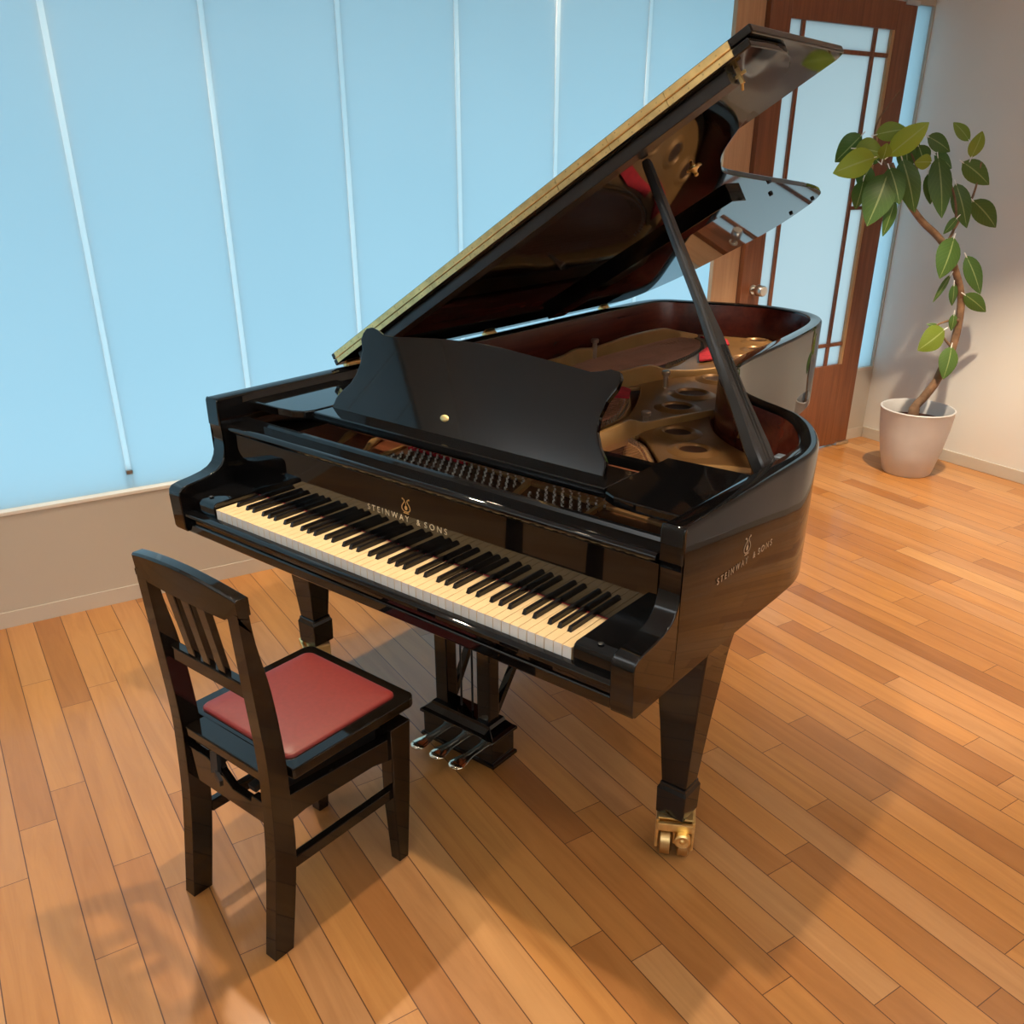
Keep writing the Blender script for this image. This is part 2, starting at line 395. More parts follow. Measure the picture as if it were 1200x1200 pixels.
# keybed, key slip, key blocks
b = BM()
sideprism(b, [(.32,.6425),(.012,.6425),(.006,.648),(.006,.672),(.010,.676),(.32,.676)], -.783, .783)
P_('keybed', b, BLACK, smooth=30, bevel=.002)
b = BM()
ks = [(.024,.676),(.012,.676),(.011,.690),(.002,.693),(-.003,.698),(-.002,.707),(.004,.711),(.018,.7125),(.024,.7125)]
sideprism(b, ks, -.7305, .7305)
P_('key_slip', b, BLACK, smooth=40, bevel=.001)
for s in (-1, 1):
    b = BM(); x0, x1 = sorted((s*.6185, s*.7305))
    sideprism(b, [(.18,.69),(.026,.69),(.024,.742),(.028,.750),(.036,.754),(.18,.756)], x0, x1)
    o = P_('key_block', b, BLACK, smooth=30, bevel=.002)
    b = BM(); lathe(b, [(.001,.7565),(.007,.7565),(.007,.7585),(.004,.760),(.001,.760)], (s*.668, .052, 0), 14); P_('block_screw', b, SATIN, o, smooth=40)
b = BM(); box(b, -.62, .62, .024, .30, .676, .70); P_('key_frame', b, BLACKM)
# 88 keys
kw = 1.2268/52
keyx = -.6134
names = 'ABCDEFG'
wh = []
for i in range(52): wh.append((keyx + i*kw, names[i % 7]))
blk_after = set('ACDFG')
bw = .0105
blacks = [wh[i][0] + kw + {'C': -.0025, 'D': .0025, 'F': -.003, 'G': 0, 'A': .003}[wh[i][1]] for i in range(51) if wh[i][1] in blk_after]
for i, (x, nm) in enumerate(wh):
    b = BM(); g = .0008
    x0, x1 = x+g, x+kw-g
    z1 = .7385 + random.uniform(-.0002, .0002)
    box(b, x0, x1, .0265, .0775, .706, z1)
    # narrow tail between the sharps
    l = x0; r_ = x1
    for c in blacks:
        if abs(c-x) < .008: l = max(l, c + bw/2 + .0012)
        if abs(c-(x+kw)) < .008: r_ = min(r_, c - bw/2 - .0012)
    box(b, l, r_, .0775, .178, .716, z1)
    for f in b.faces:
        if f.normal.y < -.9 or abs(f.calc_center_median().y - .0265) < 1e-4: f.material_index = 1
    P_('white_key', b, [IVORY, IVORYF])
for c in blacks:
    b = BM()
    hexa(b, [(c-bw/2,.0775,.737),(c+bw/2,.0775,.737),(c+bw/2,.178,.737),(c-bw/2,.178,.737)], [(c-bw/2+.001,.0835,.7495),(c+bw/2-.001,.0835,.7495),(c+bw/2-.001,.178,.750),(c-bw/2+.001,.178,.750)])
    P_('black_key', b, EBONY, bevel=.0012)
b = BM(); box(b, -.6185, .6185, .1765, .1800, .733, .7392); P_('key_felt', b, FELT)
# fallboard with its heavy rounded top moulding
b = BM()
fb = [(.1790,.7405),(.1800,.7395),(.196,.7395),(.196,.905),(.1790,.905)]
sideprism(b, fb, -.7305, .7305)
fbo = P_('fallboard', b, BLACK, bevel=.0015)
b = BM()
lg = [(.200,.9035),(.182,.905),(.172,.910),(.167,.917),(.1675,.924),(.173,.929),(.181,.931),(.186,.929),(.232,.929),(.236,.937),(.244,.939),(.248,.936),(.248,.905)]
sideprism(b, lg, -.7305, .715)
P_('fallboard_moulding', b, BLACK, smooth=45)
# inlaid name and lyre emblem (fallboard and treble side)
tilt = 0.
def place(bm, f):
    for v in bm.verts: v.co = f(v.co)
def lyre(bm, s):
    """small lyre emblem in the xy plane, about s tall"""
    for k in (-1, 1):
        pts = [(0,.02),(.20*k,.04),(.36*k,.16),(.40*k,.32),(.33*k,.50),(.20*k,.66),(.13*k,.78),(.17*k,.90),(.27*k,.93)]
        q = [(p.x, p.y) for p in catmull([(a, c, 0) for a, c in pts], 4)]
        a = offset2(q, .034); c = offset2(q, -.034)
        for i in range(len(q)-1):
            f = [bm.verts.new((v[0]*s, v[1]*s, 0)) for v in (a[i], a[i+1], c[i+1], c[i])]; bm.faces.new(f)
        f = [bm.verts.new(((.30*k+.065*math.cos(t*.7854))*s, (.95+.065*math.sin(t*.7854))*s, 0)) for t in range(8)]; bm.faces.new(f)
    f = [bm.verts.new(((.14*math.cos(t*.5236))*s, (.30+.17*math.sin(t*.5236))*s, 0)) for t in range(12)]; bm.faces.new(f)
    for (x0, x1, y0, y1) in ((-.26,.26,-.12,-.05),(-.02,.02,.48,.76)):
        f = [bm.verts.new((a*s, c*s, 0)) for a, c in ((x0,y0),(x1,y0),(x1,y1),(x0,y1))]; bm.faces.new(f)
def extr(bm, h):
    bmesh.ops.remove_doubles(bm, verts=bm.verts[:], dist=1e-6)
    r = bmesh.ops.extrude_face_region(bm, geom=bm.faces[:])
    bmesh.ops.translate(bm, vec=(0, 0, h), verts=[v for v in r['geom'] if isinstance(v, bmesh.types.BMVert)])
def fbp(q, x0, h0): # on fallboard face
    h = h0 + q.y; y = .1790 + h*math.tan(tilt) - q.z; return Vector((x0 + q.x, y - .0001, .7445 + h))
WORDS = (('STEINWAY', -.0635, .150), ('&', .0445, .012), ('SONS', .1035, .076))
def inlay(f, parent, m):
    for s_, xc, wd in WORDS:
        tb = text_mesh(s_, .0225, 1.62); xs = [v.co.x for v in tb.verts]; mid = (max(xs)+min(xs))/2; k_ = wd/(max(xs)-min(xs))
        for v in tb.verts: v.co.x = (v.co.x-mid)*k_ + xc
        extr(tb, .0006); place(tb, f); o = P_('name_inlay', tb, m, parent)
inlay(lambda q: fbp(q, -.013, .066), fbo, INLAY)
lb = BM(); lyre(lb, .036); extr(lb, .0006); place(lb, lambda q: fbp(q, -.010, .092)); P_('lyre_emblem', lb, simple('inlay_gold', (.62,.40,.16), .3, .5), fbo)
sidn = bpy.data.objects['rim']
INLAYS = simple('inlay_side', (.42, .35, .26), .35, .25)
inlay(lambda q: Vector((.7905 + q.z, .449 + q.x, .829 + q.y)), sidn, INLAYS)
lb = BM(); lyre(lb, .040); extr(lb, .0006); place(lb, lambda q: Vector((.7905 + q.z, .449 + q.x, .857 + q.y))); P_('lyre_emblem', lb, INLAYS, sidn)
# inside: soundboard, plate
ipz = offset2(op, -(TH+.001))
b = BM(); inner_poly = [(x, y) for x, y in ipz if y > .40]
slab(b, inner_poly, .785, .80); P_('soundboard', b, SOUND)
b = BM(); box(b, -.73, .73, .264, .40, .785, .838); P_('action_rail', b, BLACKM)
# cast plate with string openings
def poly_with_holes(outer_, holes, z0, z1, mi=0, mi_edge=0):
    bm = BM(); loops = []
    edges_ = []
    for lp in [outer_] + holes:
        vs = [bm.verts.new((x, y, z1)) for x, y in lp]
        for i in range(len(vs)): edges_.append(bm.edges.new((vs[i], vs[(i+1) % len(vs)])))
    bmesh.ops.triangle_fill(bm, edges=edges_, use_beauty=True, use_dissolve=False)
    for f in bm.faces:
        f.normal_update()
        if f.normal.z < 0: f.normal_flip()
        f.material_index = mi
    r = bmesh.ops.extrude_face_region(bm, geom=bm.faces[:])
    bmesh.ops.translate(bm, vec=(0, 0, z0-z1), verts=[v for v in r['geom'] if isinstance(v, bmesh.types.BMVert)])
    return bm
ZP = .860
pin_in = [p for p in offset2(op, -(TH+.012))]
pl = [(x, y) for x, y in pin_in if y > .41]
O1 = [(-.60,.66),(-.655,1.2),(-.665,1.7),(-.665,2.30),(-.64,2.50),(-.58,2.585),(-.50,2.60),(-.42,2.53),(-.345,2.40),(-.30,2.22),(-.265,2.02),(-.262,1.86),(-.30,1.62),(-.38,1.25),(-.47,.9),(-.54,.66)]
O2 = [(-.40,.66),(-.34,1.1),(-.255,1.50),(-.19,1.60),(-.13,1.50),(-.07,1.37),(-.015,1.24),(.0,1.1),(-.01,.9),(-.03,.66)]
O3 = [(.05,.66),(.10,.95),(.135,1.06),(.18,1.03),(.27,.93),(.34,.85),(.42,.74),(.45,.66)]
holes_c = [(-.019,1.895,.056),(.013,1.628,.056),(.066,1.426,.050),(.216,1.160,.047),(.341,1.031,.047),(-.23,2.705,.045),(-.146,2.529,.047),(-.099,2.313,.050)]
circ = lambda x, y, r, n=24: [(x + r*math.cos(2*math.pi*i/n), y + r*math.sin(2*math.pi*i/n)) for i in range(n)]
b = poly_with_holes(pl, [O1, O2, O3] + [circ(x, y, r) for x, y, r in holes_c], ZP-.014, ZP)
plate = P_('iron_plate', b, GOLD, bevel=.003)
for x, y, r in holes_c:
    b = BM(); seg = 28; ringp = [(.0005,.001),(r*.5,.001),(r-.005,.0015),(r-.001,.007),(r+.003,.010),(r+.009,.009),(r+.017,.004),(r+.032,.0005),(r+.032,-.003)]
    rings = [[Vector((x+q*math.cos(2*math.pi*k/seg), y+q*math.sin(2*math.pi*k/seg), ZP+h)) for k in range(seg)] for q, h in ringp]
    loft(b, rings, False)
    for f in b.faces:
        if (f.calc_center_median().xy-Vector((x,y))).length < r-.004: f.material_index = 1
    P_('port_ring', b, [GOLD, PORTSHADE], plate, smooth=50)
# struts: thin tall webs cast on the plate
def strut(pts, w=.020, name='plate_strut'):
    """pts: (x, y, ztop)"""
    q = catmull(pts, 6); bm = BM(); rings = []
    for i, p in enumerate(q):
        d = (q[min(i+1, len(q)-1)] - q[max(i-1, 0)]); d.z = 0; d.normalize(); nn_ = Vector((-d.y, d.x, 0))
        rings.append([(p.x-nn_.x*w*.7, p.y-nn_.y*w*.7, ZP-.012),(p.x+nn_.x*w*.7, p.y+nn_.y*w*.7, ZP-.012),(p.x+nn_.x*w*.5, p.y+nn_.y*w*.5, p.z-.004),(p.x+nn_.x*w*.3, p.y+nn_.y*w*.3, p.z),(p.x-nn_.x*w*.3, p.y-nn_.y*w*.3, p.z),(p.x-nn_.x*w*.5, p.y-nn_.y*w*.5, p.z-.004)])
    loft(bm, rings); return P_(name, bm, GOLDL, plate, smooth=40)
strut([(-.50,.62,.90),(-.56,1.2,.915),(-.575,1.60,.917),(-.592,1.75,.925),(-.60,1.90,.909),(-.598,2.15,.918),(-.585,2.42,.916),(-.555,2.53,.895),(-.50,2.62,.872)])
strut([(-.46,.62,.89),(-.38,1.10,.90),(-.29,1.42,.917),(-.245,1.56,.922),(-.215,1.70,.922),(-.185,1.80,.893),(-.125,1.90,.884),(-.04,2.06,.884),(.04,2.22,.874)])
strut([(.035,.62,.89),(.10,.82,.905),(.125,.93,.918),(.118,1.03,.914),(.115,1.12,.886),(.135,1.22,.882),(.175,1.34,.880),(.195,1.43,.876)], .018)
strut([(.47,.62,.885),(.44,.75,.895),(.42,.82,.888),(.46,.90,.876),(.56,.96,.872)], .016)
# bolts with slotted heads
for x, y, z in ((-.585,1.875,.93),(-.115,1.655,.905),(.065,1.215,.875)):
    b = BM(); lathe(b, [(.010,ZP-.005),(.010,z),(.016,z+.003),(.017,z+.014),(.014,z+.018),(.001,z+.018)], (x, y, 0), 16); P_('plate_bolt', b, simple('bolt_nickel', (.55,.45,.36), .3, .9), plate, smooth=40)
# bridges
def bridge(pts, name='bridge'):
    q = catmull(pts, 8); bm = BM(); rings = []
    for i, p in enumerate(q):
        d = (q[min(i+1, len(q)-1)] - q[max(i-1, 0)]).normalized(); nn_ = Vector((-d.y, d.x, 0))
        rings.append([(p.x-nn_.x*.022, p.y-nn_.y*.022, .80),(p.x+nn_.x*.022, p.y+nn_.y*.022, .80),(p.x+nn_.x*.014, p.y+nn_.y*.014, .852),(p.x-nn_.x*.014, p.y-nn_.y*.014, .852)])
    loft(bm, rings); o = P_(name, bm, simple('maple', (.40,.23,.10), .4))
    bm = BM()
    for k in range(0, len(q)-1):
        for s_ in (-.008, .008):
            d = (q[k+1]-q[k]).normalized(); c = q[k] + Vector((-d.y, d.x, 0))*s_
            box(bm, c.x-.0018, c.x+.0018, c.y-.0018, c.y+.0018, .851, .862)
    P_('bridge_pins', bm, STEEL, o)
    return q
bq = bridge([(-.56,2.53,0),(-.47,2.545,0),(-.395,2.46,0),(-.345,2.33,0),(-.315,2.17,0),(-.31,2.02,0)])
tq = bridge([(-.215,1.53,0),(-.15,1.44,0),(-.09,1.33,0),(-.04,1.20,0),(-.03,1.08,0)])
rq = bridge([(.13,1.01,0),(.20,.97,0),(.28,.88,0),(.35,.79,0)])
# strings (one mesh each)
def string(a, c, r=.0009):
    bm = BM(); tube(bm, [a, c], r, 5); P_('string', bm, STRING)
def along(q, t): 
    f = t*(len(q)-1); i = min(int(f), len(q)-2); return q[i].lerp(q[i+1], f-i)
for k in range(34):
    t = k/33; e = along(bq, t); string((-.63+.42*t*.75, .50, .868), (e.x, e.y, .865), .0024 if k < 14 else .0017)
for k in range(20):
    t = k/19; e = along(tq, t); string((-.33+.30*t, .50, .868), (e.x, e.y, .865), .0013)
for k in range(20):
    t = k/19; e = along(rq, t); string((.06+.32*t, .50, .868), (e.x, e.y, .864), .0007)
# red felt
def feltpatch(pts, z=.867, th=.006):
    bm = BM(); slab(bm, pts, z, z+th); P_('damper_felt', bm, FELT)
feltpatch([(-.215,2.11),(-.285,2.24),(-.315,2.36),(-.345,2.43),(-.30,2.455),(-.25,2.32),(-.185,2.18)])
feltpatch([(-.42,2.64),(-.33,2.60),(-.27,2.50),(-.30,2.47),(-.38,2.55),(-.46,2.58)])
feltpatch([(-.20,1.36),(-.235,1.47),(-.215,1.52),(-.17,1.50),(-.115,1.40)])
# tuning pin field
b = BM(); slab(b, [(-.73,.40),(.73,.40),(.73,.575),(-.73,.575)], .825, .850); pf = P_('pin_field', b, simple('plate_bronze_dark', (.11,.045,.015), .42, .3), bevel=.002)
b = BM(); box(b, -.34, .12, .520, .545, .850, .858); P_('bushing_felt', b, FELT, pf)
b = BM(); box(b, -.73, -.375, .40, .575, .8495, .8515); P_('field_inlay', b, wood('field_wood', (.16,.045,.018), (.24,.075,.03), .3, 0, 16, 3), pf)
for x_ in (-.46, -.57):
    b = BM(); tube(b, [(x_+.05,.40,.853),(x_+.01,.48,.858),(x_-.03,.575,.856)], [.006,.012,.009], 10); P_('field_rib', b, GOLDL, pf, smooth=60)
b = BM(); bar(b, (.165,.385,.856), (.118,.535,.856), .014, .012, (1,0,0)); bar(b, (.385,.385,.856), (.372,.535,.856), .012, .012, (1,0,0)); bar(b, (-.345,.40,.854), (-.36,.53,.854), .010, .010, (1,0,0)); P_('field_rib', b, GOLDL, pf)
b = BM(); box(b, -.345, -.255, .400, .424, .850, .857); P_('pin_plate', b, simple('pale_plate', (.36,.30,.20), .4, .4), pf)
pins = []
k = 0
for i in range(54):
    x = -.325 + i*.0132
    if .120 < x < .165: continue
    for r_ in range(4):
        y = .410 + .030*r_ + (i % 2)*.015
        pins.append((x + r_*.0066 - .04*(y-.45), y))
pins = [q for q in pins if not (.125+(.53-q[1])*.3 < q[0] < .145+(.53-q[1])*.3)]
pins.sort(key=lambda q: (q[1], q[0])); pins_front = pins[:100]; rest = pins[100:]
def pin_bm(bm, x, y):
    tube(bm, [(x,y,.846),(x,y-.001,.8625)], .0031, 8)
    tube(bm, [(x,y,.8495),(x,y-.0005,.8555)], .0050, 8, mi=1)
pin0 = None
for x, y in pins_front:
    if pin0 is None:
        bm = BM(); pin_bm(bm, 0, 0); pin0 = P_('tuning_pin', bm, [PINM, COIL]); base = pin0.location.copy(); o = pin0
    else:
        o = pin0.copy(); C.objects.link(o)
    o.location = (x, y, 0)
bm = BM()
for x, y in rest: pin_bm(bm, x, y)
o = P_('tuning_pins', bm, [PINM, COIL]); o['kind'] = 'stuff'
# lid blocks beside the desk, shelf, desk
for s in (-1, 1):
    pts = [(.733,.262),(.60,.262),(.545,.268),(.512,.285),(.500,.315),(.500,.585),(.733,.600)]
    b = BM(); slab(b, [(s*x, y) for x, y in pts], .962, .985); P_('desk_side_block', b, BLACK, bevel=.004, seg=3)
b = BM(); box(b, -.497, .497, .306, .450, .957, .982)
sh = P_('desk_shelf', b, BLACK, bevel=.003)
b = BM(); box(b, -.497, .497, .585, .610, .930, .955); P_('shelf_rail', b, BLACK, sh, bevel=.002)
dk = [(-.493,-.002),(-.489,.03),(-.474,.052),(-.45,.079),(-.437,.108),(-.434,.135),(-.441,.18),(-.459,.208),(-.458,.228),(-.45,.243),(-.43,.249),(-.408,.245),(-.377,.233),(-.33,.234),(-.279,.240),(-.178,.250),(-.07,.256),(-.02,.257),(.052,.255),(.187,.246),(.275,.239),(.328,.235),(.355,.241),(.380,.249),(.407,.247),(.415,.234),(.413,.205),(.397,.172),(.390,.134),(.396,.098),(.415,.066),(.443,.036),(.447,.02),(.450,-.002)]
ta = R(28); wv = Vector((0, math.sin(ta), math.cos(ta))); nv = Vector((0, math.cos(ta), -math.sin(ta))); d0 = Vector((0,.372,.982))
b = BM(); prism(b, dk, lambda p: d0 + Vector((p[0],0,0)) + wv*p[1], lambda p: d0 + Vector((p[0],0,0)) + wv*p[1] + nv*.017)
md = P_('music_desk', b, BLACK, bevel=.0025)
b = BM(); c0 = d0 + Vector((-.069,0,0)) + wv*.045
loft(b, [[c0 - nv*h + Vector((1,0,0))*math.cos(2*math.pi*k/20)*rx + wv*math.sin(2*math.pi*k/20)*ry for k in range(20)] for h, rx, ry in ((0,.015,.010),(.002,.014,.009),(.003,.009,.005))]); P_('brass_knob', b, BRASS, md, smooth=60)
b = BM(); bar(b, (-.2,.44,.984), d0 + Vector((-.2,0,0)) + wv*.17 + nv*.02, .02, .012, (1,0,0)); bar(b, (.2,.44,.984), d0 + Vector((.2,0,0)) + wv*.17 + nv*.02, .02, .012, (1,0,0)); P_('desk_prop', b, BLACKM, md)
# lid
la = R(32.0); lu = Vector((math.cos(la),0,math.sin(la))); lv = Vector((-math.sin(la),0,math.cos(la))); lA = Vector((-.785,0,1.013))
def L(u, y, h=0): return lA + lu*u + Vector((0,y,0)) + lv*h
main = [(1.612,.646),(1.614,.772),(1.610,.833),(1.597,.88),(1.57,.931),(1.54,.965),(1.47,1.016),(1.407,1.05),(1.305,1.137),(1.225,1.219),(1.171,1.307),(1.125,1.413),(1.095,1.60),(1.068,1.80),(1.032,2.10),(.993,2.388),(.955,2.58),(.915,2.66),(.85,2.715),(.725,2.765),(.60,2.775),(.48,2.735),(.33,2.67),(.20,2.60),(.10,2.50),(.04,2.40),(.0,2.24)]
mp_ = [(p.x, p.y) for p in catmull([(a, c, 0) for a, c in main], 4)]
lid = empty('lid', (0, 0, 0)); lid.parent = GP; lid.location = (0, 0, 0)
lidp = [(.0,.646)] + mp_
b = BM(); prism(b, lidp, lambda p: L(p[0], p[1], 0), lambda p: L(p[0], p[1], .019))
bpy.data.objects.remove(lid); lid = P_('lid', b, BLACK, bevel=.003)
b = BM(); prism(b, [(.0,.646),(1.626,.646),(1.626,1.165),(1.60,1.183),(.0,1.183)], lambda p: L(p[0], p[1], .0205), lambda p: L(p[0], p[1], .0400)); fl = P_('lid_front_flap', b, BLACK, bevel=.004, seg=3)
# continuous brass hinge along the folded edge
b = BM()
def lbox(bm, u0, u1, y0, y1, h0, h1, mi=0):
    hexa(bm, [L(u0,y0,h0), L(u1,y0,h0), L(u1,y1,h0), L(u0,y1,h0)], [L(u0,y0,h1), L(u1,y0,h1), L(u1,y1,h1), L(u0,y1,h1)], mi)
cuts = [.02 + k*.1725 for k in range(10)]
for a, c in zip(cuts, cuts[1:]):
    lbox(b, a+.0006, c-.0006, .6435, .6465, .0035, .0175); lbox(b, a+.0006, c-.0006, .6435, .6465, .0225, .0370)
tube(b, [L(.02,.643,.020), L(1.572,.643,.020)], .0024, 8)
for k in range(38):
    u = .04 + k*.0405
    for h in ((.0085 if k % 2 else .0125), (.0275 if k % 2 else .0325)):
        lbox(b, u-.0016, u+.0016, .6428, .6440, h-.0016, h+.0016, 1)
P_('lid_hinge_strip', b, [BRASS, BRASSD], lid)
b = BM(); lbox(b, .10, 1.535, .668, .716, -.030, .0); P_('lid_batten', b, SATIN, lid, bevel=.002)
b = BM(); lbox(b, .11, 1.0, 1.665, 1.77, -.032, .0); P_('lid_batten', b, BLACK, lid, bevel=.002)
b = BM(); c = L(1.153,1.167,-.001)
def lring(c_, r, h, n=16): return [c_ + lu*math.cos(2*math.pi*k/n)*r + Vector((0,1,0))*math.sin(2*math.pi*k/n)*r - lv*h for k in range(n)]
loft(b, [lring(c,.015,0), lring(c,.015,.003), lring(c,.010,.005), lring(c,.005,.013), lring(c,.007,.019), lring(c,.004,.022)]); lbox(b, 1.133, 1.175, 1.158, 1.176, -.003, 0); P_('lid_socket', b, BRASS, lid, smooth=40)
b = BM(); lbox(b, 1.541, 1.549, .702, .710, -.034, 0); lbox(b, 1.530, 1.560, .704, .709, -.018, -.012); tube(b, [L(1.545,.706,-.03), L(1.535,.716,-.042)], .003, 8); P_('lid_hook', b, BRASS, lid)
for u, y in ((.97,2.06),(.90,2.62),(.78,2.66),(1.06,1.86)):
    b = BM(); c = L(u,y,0); loft(b, [lring(c,.008,0), lring(c,.008,.006), lring(c,.006,.008)]); P_('rubber_buffer', b, BLACKM, lid)
# lid hinges on the bass side
for y in (.72, 1.43, 2.24):
    b = BM(); box(b, -.800, -.772, y-.03, y+.03, 1.004, 1.012); tube(b, [(-.786,y-.032,1.012),(-.786,y+.032,1.012)], .006, 10); P_('lid_hinge', b, BRASS, lid, smooth=40)
# prop stick
pb, pt = Vector((.715,.700,.955)), L(1.20,.835,-.004)
dd = (pt-pb); ln = dd.length; dn = dd.normalized(); wx = Vector((0,1,0)) - dn*dn.y; wx.normalize(); wy = dn.cross(wx)
b = BM(); rings = []
for t, w, h in ((0,.050,.034),(.02,.072,.036),(.09,.076,.036),(.16,.062,.034),(.24,.050,.032),(.44,.044,.030),(.485,.034,.028),(.53,.026,.025),(.75,.024,.023),(.985,.021,.020),(1.,.016,.016)):
    c = pb + dd*t; k = .3
    rings.append([c + wx*(sx*w/2) + wy*(sy*h/2) for sx, sy in ((-1,-1+k),(-1+k*.5,-1),(1-k*.5,-1),(1,-1+k),(1,1-k),(1-k*.5,1),(-1+k*.5,1),(-1,1-k))])
loft(b, rings); ps = P_('lid_prop', b, SATIN, smooth=35)
b = BM()
for sgn in (-1, 1):
    for off in (-.007, .007): bar(b, pb + dd*.04 + wy*sgn*.0165 + wx*off, pb + dd*.40 + wy*sgn*.0155 + wx*off, .0035, .004, wx)
P_('prop_groove', b, BLACKM, ps)
b = BM(); box(b, .708, .738, .738, .768, .985, .994); P_('prop_bracket', b, STEEL, ps, bevel=.002)
# small brass lock on the inner rim beside the stick
b = BM(); tube(b, [(.44,1.12,.90),(.455,1.10,.93),(.45,1.09,.965)], .004, 8); lathe(b, [(.008,-.004),(.008,.022),(.001,.024)], (.455,1.10,.93), 12, 'y'); P_('lid_latch', b, BRASS)
# legs with ferrules and brass double casters
def leg(cx, cy, ang, top_w=(.140,.140), bot=(.070,.064)):
    b = BM(); r = []
    for z, wx_, wy_ in ((.215,bot[0],bot[1]),(.40,.096,.092),(.56,.124,.120),(.595,.130,.126),(.640,.142,.140),(.660,.142,.140)):
        r.append([(cx+sx*wx_/2, cy+sy*wy_/2, z) for sx, sy in ((-1,-1),(1,-1),(1,1),(-1,1))])
    loft(b, r); lg_ = P_('leg', b, BLACK, bevel=.004)
    b = BM(); r = []
    for z, w in ((.118,.076),(.122,.080),(.197,.083),(.207,.074),(.216,.072)):
        r.append([(cx+sx*w/2, cy+sy*w/2, z) for sx, sy in ((-1,-1),(1,-1),(1,1),(-1,1))])
    loft(b, r); P_('ferrule', b, BLACK, lg_, bevel=.003)
    ca, sa = math.cos(ang), math.sin(ang)
    T = lambda x, y, z: (cx + x*ca - y*sa, cy + x*sa + y*ca, z)
    def cb(bm, x0, x1, y0, y1, z0, z1):
        hexa(bm, [T(x0,y0,z0),T(x1,y0,z0),T(x1,y1,z0),T(x0,y1,z0)], [T(x0,y0,z1),T(x1,y0,z1),T(x1,y1,z1),T(x0,y1,z1)])
    b = BM(); cb(b, -.046,.046,-.040,.036,.096,.120); cb(b, -.050,-.041,-.048,.034,.026,.118); cb(b, .041,.050,-.048,.034,.026,.118); cb(b, -.005,.005,-.044,.034,.040,.100); cb(b, -.046,.046,-.056,-.046,.088,.114)
    P_('caster_fork', b, BRASS, lg_, bevel=.003)
    for x0, x1 in ((-.039,-.007), (.007,.039)):
        b = BM(); rr = [[Vector(T(x, -.026+q*math.cos(2*math.pi*k/28), .041+q*math.sin(2*math.pi*k/28))) for k in range(28)] for x, q in ((x0,.012),(x0,.034),(x0+.004,.0405),(x1-.004,.0405),(x1,.034),(x1,.012))]
        loft(b, rr); P_('caster_wheel', b, BRASSD, lg_, smooth=40)
    b = BM(); rr = [[Vector(T(.020+q*math.cos(2*math.pi*k/24), -.062-h, .074+q*math.sin(2*math.pi*k/24))) for k in range(24)] for h, q in ((-.006,.021),(.010,.021),(.013,.017),(.011,.008),(.014,.003))]
    loft(b, rr); P_('brake_wheel', b, BRASS, lg_, smooth=30)
leg(.708, .398, R(28)); leg(-.708, .398, R(-28)); leg(-.28, 2.30, R(10))
# lyre with three pedals
b = BM(); y0, y1 = .325, .425; lx = .006
def ring4(x, ya, yb, z): return [(lx-x,ya,z),(lx+x,ya,z),(lx+x,yb,z),(lx-x,yb,z)]
loft(b, [ring4(.146,y0-.006,y1+.006,.022), ring4(.146,y0-.006,y1+.006,.032), ring4(.137,y0,y1,.036), ring4(.137,y0,y1,.104), ring4(.146,y0-.007,y1+.007,.108), ring4(.146,y0-.007,y1+.007,.117), ring4(.136,y0+.002,y1-.002,.124), ring4(.118,y0+.014,y1-.014,.140), ring4(.112,y0+.016,y1-.016,.150)])
ly = P_('pedal_lyre', b, BLACK, bevel=.0015)
for s in (-1, 1):
    b = BM(); box(b, lx+s*.082-.024, lx+s*.082+.024, .350, .396, .148, .645); P_('lyre_post', b, BLACK, ly, bevel=.004)
    b = BM(); bar(b, (lx+s*.082,.400,.150), (lx+s*.105,.72,.655), .020, .020, (1,0,0)); P_('lyre_brace', b, BLACK, ly)
b = BM()
pass
b.free()
for x in (-.024, .020):
    b = BM(); tube(b, [(lx+x,.375,.14),(lx+x,.375,.645)], .0032, 8); P_('pedal_rod', b, BLACKM, ly)
for x in (-.070, .006, .082):
    b = BM(); rings = []
    for t, w, z, h in ((.34,.012,.058,.010),(.295,.013,.060,.010),(.272,.017,.061,.011),(.252,.021,.062,.012),(.236,.022,.061,.012),(.224,.018,.059,.010),(.218,.009,.056,.006)):
        rings.append([(x+w*1.2*math.cos(2*math.pi*k/14), t, z + h*.5*math.sin(2*math.pi*k/14)) for k in range(14)])
    loft(b, rings); P_('pedal', b, CHROME, ly, smooth=60)
# ------------------------------------------------------------------ chair
CH = empty('piano_chair', (.015, -.26, 0), 'black lacquered adjustable piano chair with slatted back and red seat, in front of the keyboard', 'chair')
Q = lambda n, bm, m, par=CH, **k: obj(n, bm, m, par, **k)
back = [(-.494,0),(-.460,.25),(-.449,.40),(-.446,.52),(-.455,.70),(-.463,.86),(-.463,.868)]
front = [(-.443,0),(-.404,.25),(-.400,.40),(-.400,.52),(-.412,.68),(-.432,.80),(-.438,.868)]
for x0, x1 in ((-.160,-.124), (.154,.190)):
    b = BM(); bp = catmull([(0, y, z) for y, z in back], 4); fp = catmull([(0, y, z) for y, z in front], 4)
    rings = []
    for p, q in zip(bp, fp):
        rings.append([(x0,p.y,p.z),(x1,p.y,p.z),(x1,q.y,q.z),(x0,q.y,q.z)])
    loft(b, rings); Q('back_post', b, BLACKC, bevel=.003)
